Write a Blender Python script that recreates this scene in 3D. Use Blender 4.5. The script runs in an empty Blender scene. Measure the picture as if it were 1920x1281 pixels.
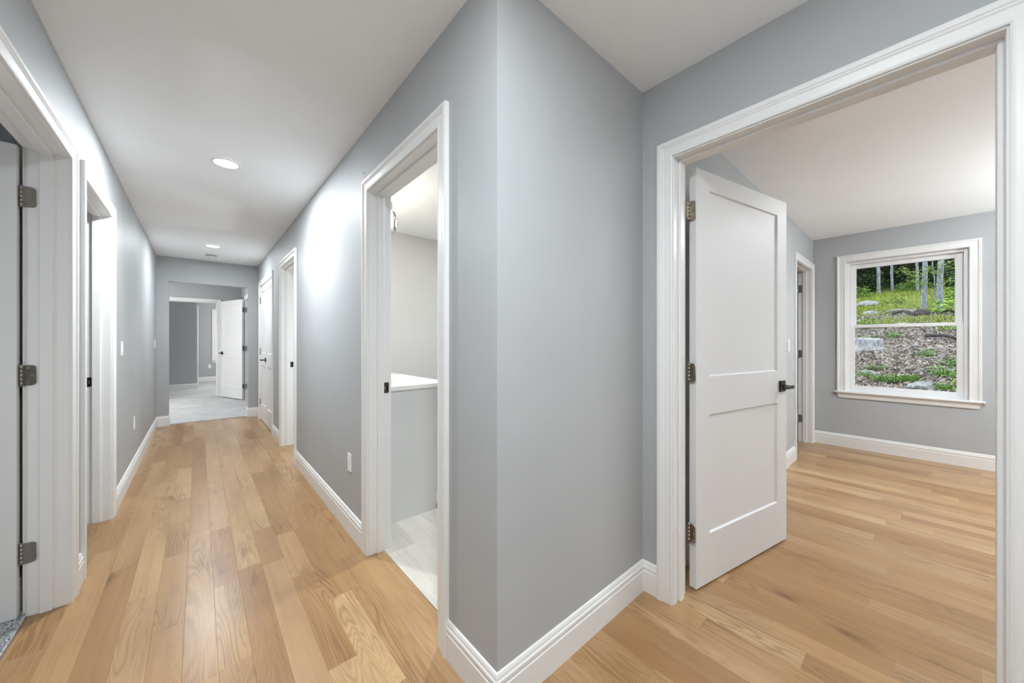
import bpy, bmesh, math, random
from mathutils import Matrix, Vector, noise

sc = bpy.context.scene
COL = sc.collection
PI = math.pi
H = 2.44                       # ceiling height
ZT = 2.064                     # clear height of the doorways

# ------------------------------------------------------------------ camera
cam_d = bpy.data.cameras.new('camera')
cam_d.sensor_fit = 'HORIZONTAL'
cam_d.sensor_width = 36.0
cam_d.lens = 670.0 / 1920.0 * 36.0
cam_d.clip_start = 0.02
cam_d.clip_end = 300
cam = bpy.data.objects.new('camera', cam_d)
COL.objects.link(cam)
cam.location = (0, 0, 1.215)
cam.rotation_euler = (PI / 2, 0, -math.atan2(587.5, 670.0))
sc.camera = cam

# ------------------------------------------------------------------ world, exposure
world = bpy.data.worlds.new('overcast_sky')
sc.world = world
world.use_nodes = True
wn = world.node_tree
wn.nodes.clear()
wo = wn.nodes.new('ShaderNodeOutputWorld')
bg = wn.nodes.new('ShaderNodeBackground')
bg.inputs['Color'].default_value = (0.83, 0.92, 1.0, 1)
bg.inputs['Strength'].default_value = 3.0
wn.links.new(bg.outputs[0], wo.inputs[0])

sc.view_settings.view_transform = 'Standard'
sc.view_settings.look = 'None'
sc.view_settings.gamma = 1.0
sc.view_settings.use_curve_mapping = False
sc.view_settings.exposure = 0.13
cy = sc.cycles
cy.use_denoising = True
cy.max_bounces = 14
cy.diffuse_bounces = 9
cy.glossy_bounces = 5
cy.transparent_max_bounces = 24
cy.sample_clamp_indirect = 6.0
cy.caustics_reflective = False
cy.caustics_refractive = False

LAMP_COL = (0.90, 0.965, 1.0)


# ------------------------------------------------------------------ materials
def nodes_of(m):
    m.use_nodes = True
    nt = m.node_tree
    b = nt.nodes.get('Principled BSDF')
    return nt, b


def N(nt, kind, **kw):
    n = nt.nodes.new(kind)
    for k, v in kw.items():
        if k in n.inputs.keys() if hasattr(n.inputs, 'keys') else False:
            n.inputs[k].default_value = v
        else:
            setattr(n, k, v)
    return n


def ramp(nt, stops):
    r = nt.nodes.new('ShaderNodeValToRGB')
    cr = r.color_ramp
    while len(cr.elements) < len(stops):
        cr.elements.new(0.5)
    for e, (p, c) in zip(cr.elements, stops):
        e.position = p
        e.color = (*c, 1) if len(c) == 3 else c
    return r


def mat(name, col, rough=0.5, metal=0.0, spec=0.5, mottling=0.0, mscale=3.0, bump=0.0, bscale=300.0, coat=0.0):
    m = bpy.data.materials.new(name)
    nt, b = nodes_of(m)
    L = nt.links
    b.inputs['Base Color'].default_value = (*col, 1)
    b.inputs['Roughness'].default_value = rough
    b.inputs['Metallic'].default_value = metal
    b.inputs['Specular IOR Level'].default_value = spec
    b.inputs['Coat Weight'].default_value = coat
    g = nt.nodes.new('ShaderNodeNewGeometry')
    if mottling:
        n = nt.nodes.new('ShaderNodeTexNoise')
        n.inputs['Scale'].default_value = mscale
        n.inputs['Detail'].default_value = 4
        L.new(g.outputs['Position'], n.inputs['Vector'])
        r = ramp(nt, [(0.3, tuple(c * (1 - mottling) for c in col)), (0.7, tuple(min(1, c * (1 + mottling)) for c in col))])
        L.new(n.outputs['Fac'], r.inputs[0])
        L.new(r.outputs[0], b.inputs['Base Color'])
    if bump:
        n = nt.nodes.new('ShaderNodeTexNoise')
        n.inputs['Scale'].default_value = bscale
        n.inputs['Detail'].default_value = 3
        L.new(g.outputs['Position'], n.inputs['Vector'])
        bp = nt.nodes.new('ShaderNodeBump')
        bp.inputs['Strength'].default_value = bump
        bp.inputs['Distance'].default_value = 0.002
        L.new(n.outputs['Fac'], bp.inputs['Height'])
        L.new(bp.outputs[0], b.inputs['Normal'])
    return m


def math_node(nt, op, a, b=None, c=None):
    n = nt.nodes.new('ShaderNodeMath')
    n.operation = op
    for i, v in enumerate((a, b, c)):
        if v is None:
            continue
        if isinstance(v, (int, float)):
            n.inputs[i].default_value = v
        else:
            nt.links.new(v, n.inputs[i])
    return n.outputs[0]


def wood_mat(name, tones, dark, rough, ring=0.5, knots=True, bump=0.12, along='Y'):
    """boards run along Y; each object takes its own tone and its own piece of grain"""
    m = bpy.data.materials.new(name)
    nt, b = nodes_of(m)
    L = nt.links
    g = nt.nodes.new('ShaderNodeNewGeometry')
    oi = nt.nodes.new('ShaderNodeObjectInfo')
    off = math_node(nt, 'MULTIPLY', oi.outputs['Random'], 91.7)
    comb = nt.nodes.new('ShaderNodeCombineXYZ')
    L.new(off, comb.inputs[0]); L.new(off, comb.inputs[1]); L.new(off, comb.inputs[2])
    add = nt.nodes.new('ShaderNodeVectorMath'); add.operation = 'ADD'
    L.new(g.outputs['Position'], add.inputs[0]); L.new(comb.outputs[0], add.inputs[1])

    def mapped(sx, sy):
        mp = nt.nodes.new('ShaderNodeVectorMath'); mp.operation = 'MULTIPLY'
        L.new(add.outputs[0], mp.inputs[0])
        mp.inputs[1].default_value = (sx, sy, 1)
        return mp.outputs[0]

    def nz(vec, scale, detail=3, rough_=0.55, dist=0.0):
        n = nt.nodes.new('ShaderNodeTexNoise')
        n.inputs['Scale'].default_value = scale
        n.inputs['Detail'].default_value = detail
        n.inputs['Roughness'].default_value = rough_
        n.inputs['Distortion'].default_value = dist
        L.new(vec, n.inputs['Vector'])
        return n.outputs['Fac']
    # tone of the board
    base = ramp(nt, tones)
    L.new(oi.outputs['Random'], base.inputs[0])
    # slow mottling inside the board
    slow = nz(mapped(7, 1.6), 1.0, 3)
    # contour grain: iso-lines of a stretched noise field
    field = nz(mapped(9.0, 0.75), 1.0, 2, 0.45, 0.6)
    rings = math_node(nt, 'MULTIPLY', field, 150.0)
    rings = math_node(nt, 'SINE', rings)
    rings = math_node(nt, 'MULTIPLY_ADD', rings, 0.5, 0.5)
    rings = math_node(nt, 'POWER', rings, 2.0)
    fine = nz(mapped(260, 6), 1.0, 2)
    gate = nz(mapped(3.0, 0.9), 1.0, 1)
    gate = nt_maprange(nt, gate, 0.42, 0.66)
    gr = math_node(nt, 'MULTIPLY', rings, gate)
    gr = math_node(nt, 'MULTIPLY', gr, ring)
    streak = nz(mapped(55, 1.2), 1.0, 2)
    streak = nt_maprange(nt, streak, 0.50, 0.80)
    fac = math_node(nt, 'MULTIPLY_ADD', streak, 0.26, gr)
    fin = nt_maprange(nt, fine, 0.35, 0.75)
    fac = math_node(nt, 'MULTIPLY_ADD', fin, 0.09, fac)
    sl = nt_maprange(nt, slow, 0.40, 0.72)
    fac = math_node(nt, 'MULTIPLY_ADD', sl, 0.30, fac)
    mix = nt.nodes.new('ShaderNodeMix'); mix.data_type = 'RGBA'
    L.new(fac, mix.inputs[0]); L.new(base.outputs[0], mix.inputs[6])
    mix.inputs[7].default_value = (*dark, 1)
    out = mix.outputs[2]
    if knots:
        v = nt.nodes.new('ShaderNodeTexVoronoi')
        v.inputs['Scale'].default_value = 1.0
        v.inputs['Randomness'].default_value = 1.0
        wob = nz(mapped(20, 9), 1.0, 2)
        wv = nt.nodes.new('ShaderNodeVectorMath'); wv.operation = 'MULTIPLY_ADD'
        cw = nt.nodes.new('ShaderNodeCombineXYZ')
        L.new(wob, cw.inputs[0]); L.new(wob, cw.inputs[1])
        L.new(cw.outputs[0], wv.inputs[0]); wv.inputs[1].default_value = (0.35, 0.35, 0)
        L.new(mapped(5.2, 2.3), wv.inputs[2])
        L.new(wv.outputs[0], v.inputs['Vector'])
        kd = nt_maprange(nt, v.outputs['Distance'], 0.26, 0.012)
        sep = nt.nodes.new('ShaderNodeSeparateColor')
        L.new(v.outputs['Color'], sep.inputs[0])
        pick = math_node(nt, 'GREATER_THAN', sep.outputs[0], 0.42)
        kn = math_node(nt, 'MULTIPLY', kd, pick)
        kn = math_node(nt, 'POWER', kn, 2.0)
        kn = math_node(nt, 'MULTIPLY', kn, 0.75)
        mk = nt.nodes.new('ShaderNodeMix'); mk.data_type = 'RGBA'
        L.new(kn, mk.inputs[0]); L.new(out, mk.inputs[6])
        mk.inputs[7].default_value = (dark[0] * 0.45, dark[1] * 0.38, dark[2] * 0.30, 1)
        out = mk.outputs[2]
    L.new(out, b.inputs['Base Color'])
    b.inputs['Roughness'].default_value = rough
    b.inputs['Specular IOR Level'].default_value = 0.5
    bp = nt.nodes.new('ShaderNodeBump')
    bp.inputs['Strength'].default_value = bump
    bp.inputs['Distance'].default_value = 0.001
    L.new(fac, bp.inputs['Height'])
    L.new(bp.outputs[0], b.inputs['Normal'])
    return m


def nt_maprange(nt, val, a, b):
    n = nt.nodes.new('ShaderNodeMapRange')
    n.clamp = True
    n.inputs['From Min'].default_value = a
    n.inputs['From Max'].default_value = b
    nt.links.new(val, n.inputs['Value'])
    return n.outputs['Result']


def island_mat(name, stops, rough=0.7, trans=0.0):
    """every loose leaf or chip of a mesh takes a tone of its own"""
    m = bpy.data.materials.new(name)
    nt, b = nodes_of(m)
    g = nt.nodes.new('ShaderNodeNewGeometry')
    r = ramp(nt, stops)
    nt.links.new(g.outputs['Random Per Island'], r.inputs[0])
    nt.links.new(r.outputs[0], b.inputs['Base Color'])
    b.inputs['Roughness'].default_value = rough
    b.inputs['Specular IOR Level'].default_value = 0.25
    return m


def emit_mat(name, col, strength):
    m = bpy.data.materials.new(name)
    nt, b = nodes_of(m)
    b.inputs['Base Color'].default_value = (*col, 1)
    b.inputs['Emission Color'].default_value = (*col, 1)
    b.inputs['Emission Strength'].default_value = strength
    return m


def glass_mat(name, tint=(1, 1, 1), refl=0.6):
    m = bpy.data.materials.new(name)
    m.use_nodes = True
    nt = m.node_tree
    nt.nodes.clear()
    o = nt.nodes.new('ShaderNodeOutputMaterial')
    mx = nt.nodes.new('ShaderNodeMixShader')
    tr = nt.nodes.new('ShaderNodeBsdfTransparent'); tr.inputs[0].default_value = (*tint, 1)
    gl = nt.nodes.new('ShaderNodeBsdfGlossy'); gl.inputs['Roughness'].default_value = 0.02
    fr = nt.nodes.new('ShaderNodeFresnel'); fr.inputs[0].default_value = 1.45
    f2 = math_node(nt, 'MULTIPLY', fr.outputs[0], refl)
    nt.links.new(f2, mx.inputs[0]); nt.links.new(tr.outputs[0], mx.inputs[1]); nt.links.new(gl.outputs[0], mx.inputs[2])
    nt.links.new(mx.outputs[0], o.inputs[0])
    return m


M = {}
M['wall'] = mat('blue_grey_wall_paint', (0.425, 0.438, 0.448), 0.55, spec=0.25, mottling=0.02, bump=0.03, bscale=420)
M['bath_wall'] = mat('pale_greige_wall_paint', (0.62, 0.61, 0.59), 0.45, spec=0.3, mottling=0.015, bump=0.03, bscale=420)
M['ceiling'] = mat('flat_white_ceiling_paint', (0.90, 0.915, 0.93), 0.85, spec=0.2, mottling=0.01, bump=0.03, bscale=350)
M['trim'] = mat('satin_white_trim_paint', (0.78, 0.78, 0.775), 0.34, spec=0.4, mottling=0.006)
M['door'] = mat('white_door_paint', (0.73, 0.73, 0.73), 0.5, spec=0.35, mottling=0.006)
M['vinyl'] = mat('white_window_vinyl', (0.82, 0.82, 0.83), 0.3, spec=0.45, mottling=0.008)
M['nickel'] = mat('satin_nickel', (0.40, 0.36, 0.30), 0.30, metal=1.0, mottling=0.12, mscale=40)
M['chrome'] = mat('grey_hinge_steel', (0.42, 0.42, 0.42), 0.34, metal=0.9, mottling=0.10, mscale=40)
M['black'] = mat('matte_black_metal', (0.012, 0.012, 0.013), 0.38, metal=0.5, spec=0.5, mottling=0.1, mscale=60)
M['bronze'] = mat('dark_bronze', (0.10, 0.07, 0.045), 0.35, metal=0.8, mottling=0.15, mscale=60)
M['slot'] = mat('shaded_slot_plastic', (0.45, 0.45, 0.45), 0.5, mottling=0.02)
M['hole'] = mat('dark_hollow', (0.01, 0.01, 0.01), 0.9, spec=0.1, mottling=0.1)
M['plate'] = mat('white_plastic', (0.83, 0.83, 0.83), 0.32, mottling=0.006)
M['detector'] = mat('white_detector_plastic', (0.72, 0.70, 0.68), 0.4, mottling=0.02)
M['shade_metal'] = mat('brown_grey_shade_and_metal', (0.26, 0.20, 0.18), 0.6, mottling=0.1)
M['vanity'] = mat('pale_grey_cabinet_paint', (0.69, 0.69, 0.685), 0.4, spec=0.35, mottling=0.012)
M['lens'] = emit_mat('lamp_lens', (1, 0.98, 0.95), 9.0)
M['bulb'] = emit_mat('warm_bulb', (1, 0.90, 0.72), 16.0)
M['opal'] = glass_mat('opal_globe_glass', (1, 1, 1), .3)
M['glass'] = glass_mat('window_glass')
M['shade'] = glass_mat('clear_shade_glass', (0.97, 0.97, 0.95), 0.9)
M['oak'] = wood_mat('satin_oak_boards',
                    [(0.0, (0.375, 0.215, 0.092)), (0.14, (0.43, 0.262, 0.122)), (0.28, (0.335, 0.182, 0.073)), (0.42, (0.455, 0.285, 0.142)), (0.56, (0.40, 0.243, 0.122)),
                     (0.68, (0.52, 0.350, 0.176)), (0.80, (0.385, 0.222, 0.098)), (0.90, (0.295, 0.152, 0.060)), (1.0, (0.475, 0.305, 0.150))],
                    (0.17, 0.078, 0.027), 0.29)
M['ash_vinyl'] = wood_mat('whitewashed_plank',
                          [(0.0, (0.54, 0.505, 0.45)), (0.5, (0.61, 0.575, 0.52)), (1.0, (0.50, 0.465, 0.415))],
                          (0.36, 0.34, 0.315), 0.4, ring=0.35, knots=False, bump=0.1)


def carpet_material():
    m = bpy.data.materials.new('pale_grey_carpet')
    nt, b = nodes_of(m)
    g = nt.nodes.new('ShaderNodeNewGeometry')
    n = nt.nodes.new('ShaderNodeTexNoise'); n.inputs['Scale'].default_value = 130; n.inputs['Detail'].default_value = 4
    n2 = nt.nodes.new('ShaderNodeTexNoise'); n2.inputs['Scale'].default_value = 3.5
    nt.links.new(g.outputs['Position'], n.inputs['Vector']); nt.links.new(g.outputs['Position'], n2.inputs['Vector'])
    s = math_node(nt, 'MULTIPLY_ADD', n2.outputs['Fac'], 0.35, n.outputs['Fac'])
    r = ramp(nt, [(0.45, (0.36, 0.36, 0.365)), (0.85, (0.66, 0.66, 0.66))])
    nt.links.new(s, r.inputs[0]); nt.links.new(r.outputs[0], b.inputs['Base Color'])
    b.inputs['Roughness'].default_value = 0.95
    b.inputs['Specular IOR Level'].default_value = 0.1
    bp = nt.nodes.new('ShaderNodeBump'); bp.inputs['Strength'].default_value = 0.7; bp.inputs['Distance'].default_value = 0.006
    nt.links.new(n.outputs['Fac'], bp.inputs['Height']); nt.links.new(bp.outputs[0], b.inputs['Normal'])
    return m


M['carpet'] = carpet_material()
M['tuft'] = island_mat('carpet_yarn', [(0.0, (0.25, 0.26, 0.28)), (0.5, (0.48, 0.49, 0.51)), (1.0, (0.70, 0.71, 0.72))], 0.95)


def marble_material():
    m = bpy.data.materials.new('white_veined_stone')
    nt, b = nodes_of(m)
    g = nt.nodes.new('ShaderNodeNewGeometry')
    n = nt.nodes.new('ShaderNodeTexNoise'); n.inputs['Scale'].default_value = 3.0; n.inputs['Detail'].default_value = 6; n.inputs['Distortion'].default_value = 1.2
    nt.links.new(g.outputs['Position'], n.inputs['Vector'])
    r = ramp(nt, [(0.0, (0.84, 0.83, 0.80)), (0.48, (0.84, 0.83, 0.80)), (0.505, (0.60, 0.58, 0.54)), (0.53, (0.84, 0.83, 0.80)), (1.0, (0.80, 0.79, 0.76))])
    nt.links.new(n.outputs['Fac'], r.inputs[0]); nt.links.new(r.outputs[0], b.inputs['Base Color'])
    b.inputs['Roughness'].default_value = 0.22
    return m


M['stone_top'] = marble_material()


# ------------------------------------------------------------------ mesh helpers
class MB:
    def __init__(s):
        s.v = []; s.f = []; s.sm = []

    def add(s, verts, faces, smooth=False):
        o = len(s.v)
        s.v += [tuple(p) for p in verts]
        for f in faces:
            s.f.append(tuple(i + o for i in f)); s.sm.append(smooth)

    def box(s, x0, x1, y0, y1, z0, z1):
        x0, x1 = sorted((x0, x1)); y0, y1 = sorted((y0, y1)); z0, z1 = sorted((z0, z1))
        s.add([(x0, y0, z0), (x1, y0, z0), (x1, y1, z0), (x0, y1, z0), (x0, y0, z1), (x1, y0, z1), (x1, y1, z1), (x0, y1, z1)],
              [(0, 3, 2, 1), (4, 5, 6, 7), (0, 1, 5, 4), (1, 2, 6, 5), (2, 3, 7, 6), (3, 0, 4, 7)])

    def loft(s, rings, closed=True, caps=True, smooth=False):
        n = len(rings[0]); vs = [p for r in rings for p in r]; fs = []
        for k in range(len(rings) - 1):
            for i in range(n if closed else n - 1):
                j = (i + 1) % n
                fs.append((k * n + i, k * n + j, (k + 1) * n + j, (k + 1) * n + i))
        s.add(vs, fs, smooth)
        if caps:
            o = len(s.v) - len(vs)
            s.f.append(tuple(o + i for i in reversed(range(n)))); s.sm.append(False)
            s.f.append(tuple(o + (len(rings) - 1) * n + i for i in range(n))); s.sm.append(False)

    def tube(s, pts, radii, seg=10, smooth=True, caps=True):
        pts = [Vector(p) for p in pts]
        if isinstance(radii, (int, float)):
            radii = [radii] * len(pts)
        rings = []
        whole = (pts[-1] - pts[0]).normalized()
        up = Vector((0, 0, 1)) if abs(whole.z) < 0.6 else Vector((1, 0, 0))
        for i, p in enumerate(pts):
            d = (pts[min(i + 1, len(pts) - 1)] - pts[max(i - 1, 0)]).normalized()
            if abs(d.dot(up)) > 0.97:
                d = (d + Vector((0.31, 0.43, 0.17))).normalized()
            a = d.cross(up).normalized(); b = d.cross(a).normalized()
            rings.append([p + (a * math.cos(t) + b * math.sin(t)) * radii[i] for t in [2 * PI * k / seg for k in range(seg)]])
        s.loft(rings, smooth=smooth, caps=caps)

    def lathe(s, c, prof, seg=28, smooth=True, caps=True):
        rings = [[(c[0] + r * math.cos(2 * PI * k / seg), c[1] + r * math.sin(2 * PI * k / seg), c[2] + z) for k in range(seg)] for r, z in prof]
        s.loft(rings, smooth=smooth, caps=caps)

    def build(s, name, m, parent=None, bev=0.0, recalc=True, inv=None, seg=1):
        me = bpy.data.meshes.new(name)
        vs = s.v if inv is None else [tuple(inv @ Vector(p)) for p in s.v]
        me.from_pydata(vs, [], s.f)
        me.polygons.foreach_set('use_smooth', s.sm)
        if recalc or bev:
            bm = bmesh.new(); bm.from_mesh(me)
            bmesh.ops.recalc_face_normals(bm, faces=bm.faces)
            if bev:
                es = [e for e in bm.edges if len(e.link_faces) == 2 and e.calc_face_angle(0) > 0.6]
                bmesh.ops.bevel(bm, geom=es, offset=bev, segments=seg, affect='EDGES', clamp_overlap=True, profile=0.5)
            bm.to_mesh(me); bm.free()
        me.materials.append(M[m] if isinstance(m, str) else m)
        o = bpy.data.objects.new(name, me)
        COL.objects.link(o)
        if parent is not None:
            o.parent = parent
        return o


def tag(o, label, cat, kind=None, group=None):
    o['label'] = label; o['category'] = cat
    if kind: o['kind'] = kind
    if group: o['group'] = group
    return o


def empty(name, loc=(0, 0, 0), rz=0.0):
    o = bpy.data.objects.new(name, None)
    o.empty_display_size = 0.1
    COL.objects.link(o)
    o.location = loc; o.rotation_euler = (0, 0, rz)
    return o


def inv_of(loc, rz=0.0):
    return (Matrix.Translation(loc) @ Matrix.Rotation(rz, 4, 'Z')).inverted()


def frame_map(axis, c, n):
    """point (s along the wall, t out of its face into the viewed side, z)"""
    if axis == 'Y':
        return lambda s, t, z: (c + n * t, s, z)
    return lambda s, t, z: (s, c + n * t, z)


# ------------------------------------------------------------------ walls
def wall(name, label, axis, c0, c1, s0, s1, openings=(), m='wall', zt=H, face_mats=None):
    mb = MB()
    def seg(a, b, z0, z1):
        if b - a < 1e-4 or z1 - z0 < 1e-4: return
        if axis == 'Y': mb.box(c0, c1, a, b, z0, z1)
        else: mb.box(a, b, c0, c1, z0, z1)
    cur = s0
    for a, b, z0, z1 in sorted(openings):
        seg(cur, a, 0, zt); seg(a, b, 0, z0); seg(a, b, z1, zt); cur = b
    seg(cur, s1, 0, zt)
    o = mb.build(name, m)
    return tag(o, label, 'wall', 'structure')


JT = 0.019                      # jamb board thickness
XL, XR, XD, YF, YB, XW, YE = -0.452, 0.725, 1.645, 0.90, 0.85, 5.60, 7.13
T = 0.12                        # wall thickness
dA = (1.787, 2.597); dB = (2.88, 3.64); dC = (1.27, 2.055); dD = (4.12, 4.87); dE = (5.565, 6.79)
dF = (-0.155, 0.745); dG = (4.68, 5.50); dH = (8.30, 9.13); dI = (-0.52, 0.30)
def rough(d): return (d[0] - JT, d[1] + JT, 0, ZT + JT)
WY0, WY1, WZ0, WZ1 = -0.316, 0.562, 0.645, 2.128      # bedroom window, inside its casing

wall('wall_left', 'blue-grey hallway wall with light switches and two cased doorways', 'Y', XL - T, XL, -2.5, YE + T, [rough(dA), rough(dB)])
wall('wall_right', 'blue-grey hallway wall with the bathroom doorway and closet doors', 'Y', XR, XR + T, YF + T, YE, [rough(dC), rough(dD), rough(dE)])
wall('wall_end', 'blue-grey hallway end wall around the uncased square opening', 'X', YE, YE + T, XL, XR + T, [(-0.325, 0.60, 0, 2.085)])
wall('wall_corner', 'blank blue-grey wall between the outside corner and bedroom door', 'X', YF, YF + T, XR, XD + T)
wall('wall_doorway', 'blue-grey wall around the wide bedroom doorway', 'Y', XD, XD + T, -2.5, YF, [rough(dF)])
wall('wall_bedroom', 'grey bedroom side wall behind the open door with white doorway', 'X', YB, YB + T, XD + T, XW, [rough(dG)])
wall('wall_window', 'grey bedroom wall holding the double-hung window', 'Y', XW, XW + 0.15, -2.5, YB + T, [(WY0 - 0.02, WY1 + 0.02, WZ0 - 0.02, WZ1 + 0.02)])
wall('wall_rear', 'blue-grey wall closing the foyer behind the viewer', 'X', -2.62, -2.5, -2.6, XW + 0.15)
wall('wall_partition', 'dim grey wall behind the half-seen open door', 'X', 2.70, 2.79, -2.6, XL - T)
wall('wall_west', 'grey outer wall of the carpeted rooms', 'Y', -2.72, -2.6, -2.5, 14.4)
wall('wall_dividing', 'grey wall closing the second side room', 'X', 4.5, 4.6, -2.6, XL - T)
wall('wall_bath', 'pale bathroom wall beyond the vanity', 'X', 3.86, 3.98, XR + T, 2.6, m='bath_wall')
wall('wall_bath_side', 'pale bathroom side wall out of sight of the hallway', 'Y', 2.6, 2.72, YB + T, 14.4, m='bath_wall')
wall('wall_closet', 'grey wall between side room and closet', 'X', 5.35, 5.45, XR + T, 2.6)
wall('wall_vestibule', 'grey vestibule side wall with doorway behind open white door', 'Y', XR, XR + T, YE + T, 10.18, [rough(dH)])
wall('wall_vestibule_end', 'dark grey vestibule wall above the white cased doorway', 'X', 10.18, 10.30, -2.6, 2.6, [rough(dI)])
wall('wall_far_dark', 'dark grey wall seen through the far cased doorway', 'X', 12.18, 12.30, -2.6, -0.03)
wall('wall_far_return', 'grey return wall with a white casing on its corner', 'Y', -0.15, -0.03, 12.30, 14.25, [(12.45, 13.25, 0, ZT)])
wall('wall_far_lit', 'daylit blue-grey far room wall with outlet and window', 'X', 14.25, 14.40, -2.6, 2.6, [(0.36, 1.26, 0.63, 2.142)])
wall('wall_beyond_bedroom', 'grey wall of the room beyond the bedroom side doorway', 'X', 2.4, 2.5, 2.72, XW + 0.15)
wall('wall_beyond_side', 'grey outer wall of the room beyond the bedroom', 'Y', XW, XW + 0.15, YB + T, 2.4)

mb = MB(); mb.box(-2.72, 2.72, -2.62, 14.4, H, H + 0.12); mb.box(2.72, XW + 0.15, -2.62, 2.5, H, H + 0.12)
tag(mb.build('ceiling', 'ceiling'), 'flat white ceiling over hallway, foyer and bedroom', 'ceiling', 'structure')

# ------------------------------------------------------------------ oak floor, board by board
rng = random.Random(11)
fl = tag(empty('floor', (0, 0, 0)), 'pale knotty oak plank floor running down the hallway and into the bedroom', 'floor', 'structure')
mb = MB(); mb.box(-0.0, 1.0, 0.0, 1.0, -1.0, 0.0)
unit = MB()
# unit board 1 x 1 x 1 with slightly eased top edges (scaled per board)
e, ez = 0.006, 0.03
ey = 0.0007
unit.add([(0, 0, -1), (1, 0, -1), (1, 1, -1), (0, 1, -1), (0, 0, -ez), (1, 0, -ez), (1, 1, -ez), (0, 1, -ez),
          (e, ey, 0), (1 - e, ey, 0), (1 - e, 1 - ey, 0), (e, 1 - ey, 0)],
         [(0, 3, 2, 1), (0, 1, 5, 4), (1, 2, 6, 5), (2, 3, 7, 6), (3, 0, 4, 7), (4, 5, 9, 8), (5, 6, 10, 9), (6, 7, 11, 10), (7, 4, 8, 11), (8, 9, 10, 11)])
plank0 = unit.build('plank', 'oak', fl)
plank_me = plank0.data
first_plank = [plank0]


def plank(me, parent, x0, x1, y0, y1, ztop, th, name='plank', first=None):
    g = 0.0001
    if first:
        o = first.pop()
    else:
        o = bpy.data.objects.new(name, me); COL.objects.link(o); o.parent = parent
    o.location = (x0 + g, y0 + g, ztop)
    o.scale = (x1 - x0 - 2 * g, y1 - y0 - 2 * g, th)
    return o


PW = 0.1015
nplk = 0


def run_boards(x0, x1, y0, y1, lmin=0.42, lmax=1.5):
    global nplk
    y = y0 - rng.uniform(0, 0.9)
    while y < y1 - 0.02:
        L_ = rng.uniform(lmin, lmax) if rng.random() < 0.7 else rng.uniform(lmin, 0.75)
        a, b = max(y, y0), min(y + L_, y1)
        if b < y1 and y1 - b < 0.16: b = y1; L_ = y1 - y
        if b - a > 0.02:
            plank(plank_me, fl, x0, x1, a, b, 0.0, 0.012, first=first_plank if first_plank else None); nplk += 1
        y += L_


x = XL
while x < XW - 0.001:
    x2 = min(x + PW, XW + 0.02)
    xc = (x + x2) / 2
    if xc < XR + 0.03:
        run_boards(x, x2, -0.6, 7.19)
    elif xc < XD + 0.06:
        run_boards(x, x2, -0.6, YF + 0.02)
    else:
        run_boards(x, x2, -1.25, YB + 0.02, 0.6, 1.7)
    x = x2
run_boards(XL - PW, XL, dA[0], dA[1]); run_boards(XL - PW, XL, dB[0], dB[1])
run_boards(XL - T + 0.003, XL - PW, dA[0], dA[1]); run_boards(XL - T + 0.003, XL - PW, dB[0], dB[1])
xe = XL + PW * 12
run_boards(xe, 0.81, dC[0], dC[1])
run_boards(xe, xe + PW, dD[0], dD[1])
for k in range(4): run_boards(xe + PW * (1 + k), xe + PW * (2 + k), 3.99, 5.34)
for k in range(8): run_boards(4.68 + k * PW, 4.68 + (k + 1) * PW, YB + 0.02, 1.5)
mb = MB()
mb.box(-2.6, XW, -2.5, -1.25, -0.012, -0.0005); mb.box(XL - T, XD + T, -1.25, -0.6, -0.012, -0.0005)
mb.box(XR + T + 0.5, 2.6, 3.99, 5.34, -0.012, -0.0005)
o = mb.build('plank_field', 'oak', fl); o['kind'] = 'stuff'
mb = MB(); mb.box(-2.72, XW + 0.15, -2.62, 2.5, -0.15, -0.0125); mb.box(-2.72, 2.72, 2.5, 14.4, -0.15, -0.0125)
mb.build('subfloor', 'hole', fl)

# bathroom floor of whitewashed planks
bf = tag(empty('floor_bath', (0.82, 1.27, 0)), 'whitewashed grey wood-look plank floor inside the bathroom', 'floor', 'structure')
vp = unit.build('vinyl_plank', 'ash_vinyl', bf)
bx, by = 0.82, 1.27
fp = [vp]
for k in range(10):
    x0, x1 = 0.811 + 0.178 * k, min(0.811 + 0.178 * (k + 1), 2.6)
    if x0 > 2.59: break
    ylo = dC[0] if k == 0 else 1.03
    y = 1.0 - [0.2, 0.8, 0.45, 1.0, 0.1][k % 5]
    while y < 3.86:
        a, b = max(y, ylo), min(y + 1.2, dC[1] if (k == 0 and False) else 3.86)
        if b - a > 0.02:
            o = plank(vp.data, bf, x0 - bx, x1 - bx, a - by, b - by, 0.001, 0.012, 'vinyl_plank', first=fp if fp else None)
        y += 1.2

# carpets
def carpet(label, boxes):
    mb = MB()
    for b in boxes: mb.box(*b)
    return tag(mb.build('carpet', 'carpet'), label, 'carpet', 'stuff')


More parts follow.
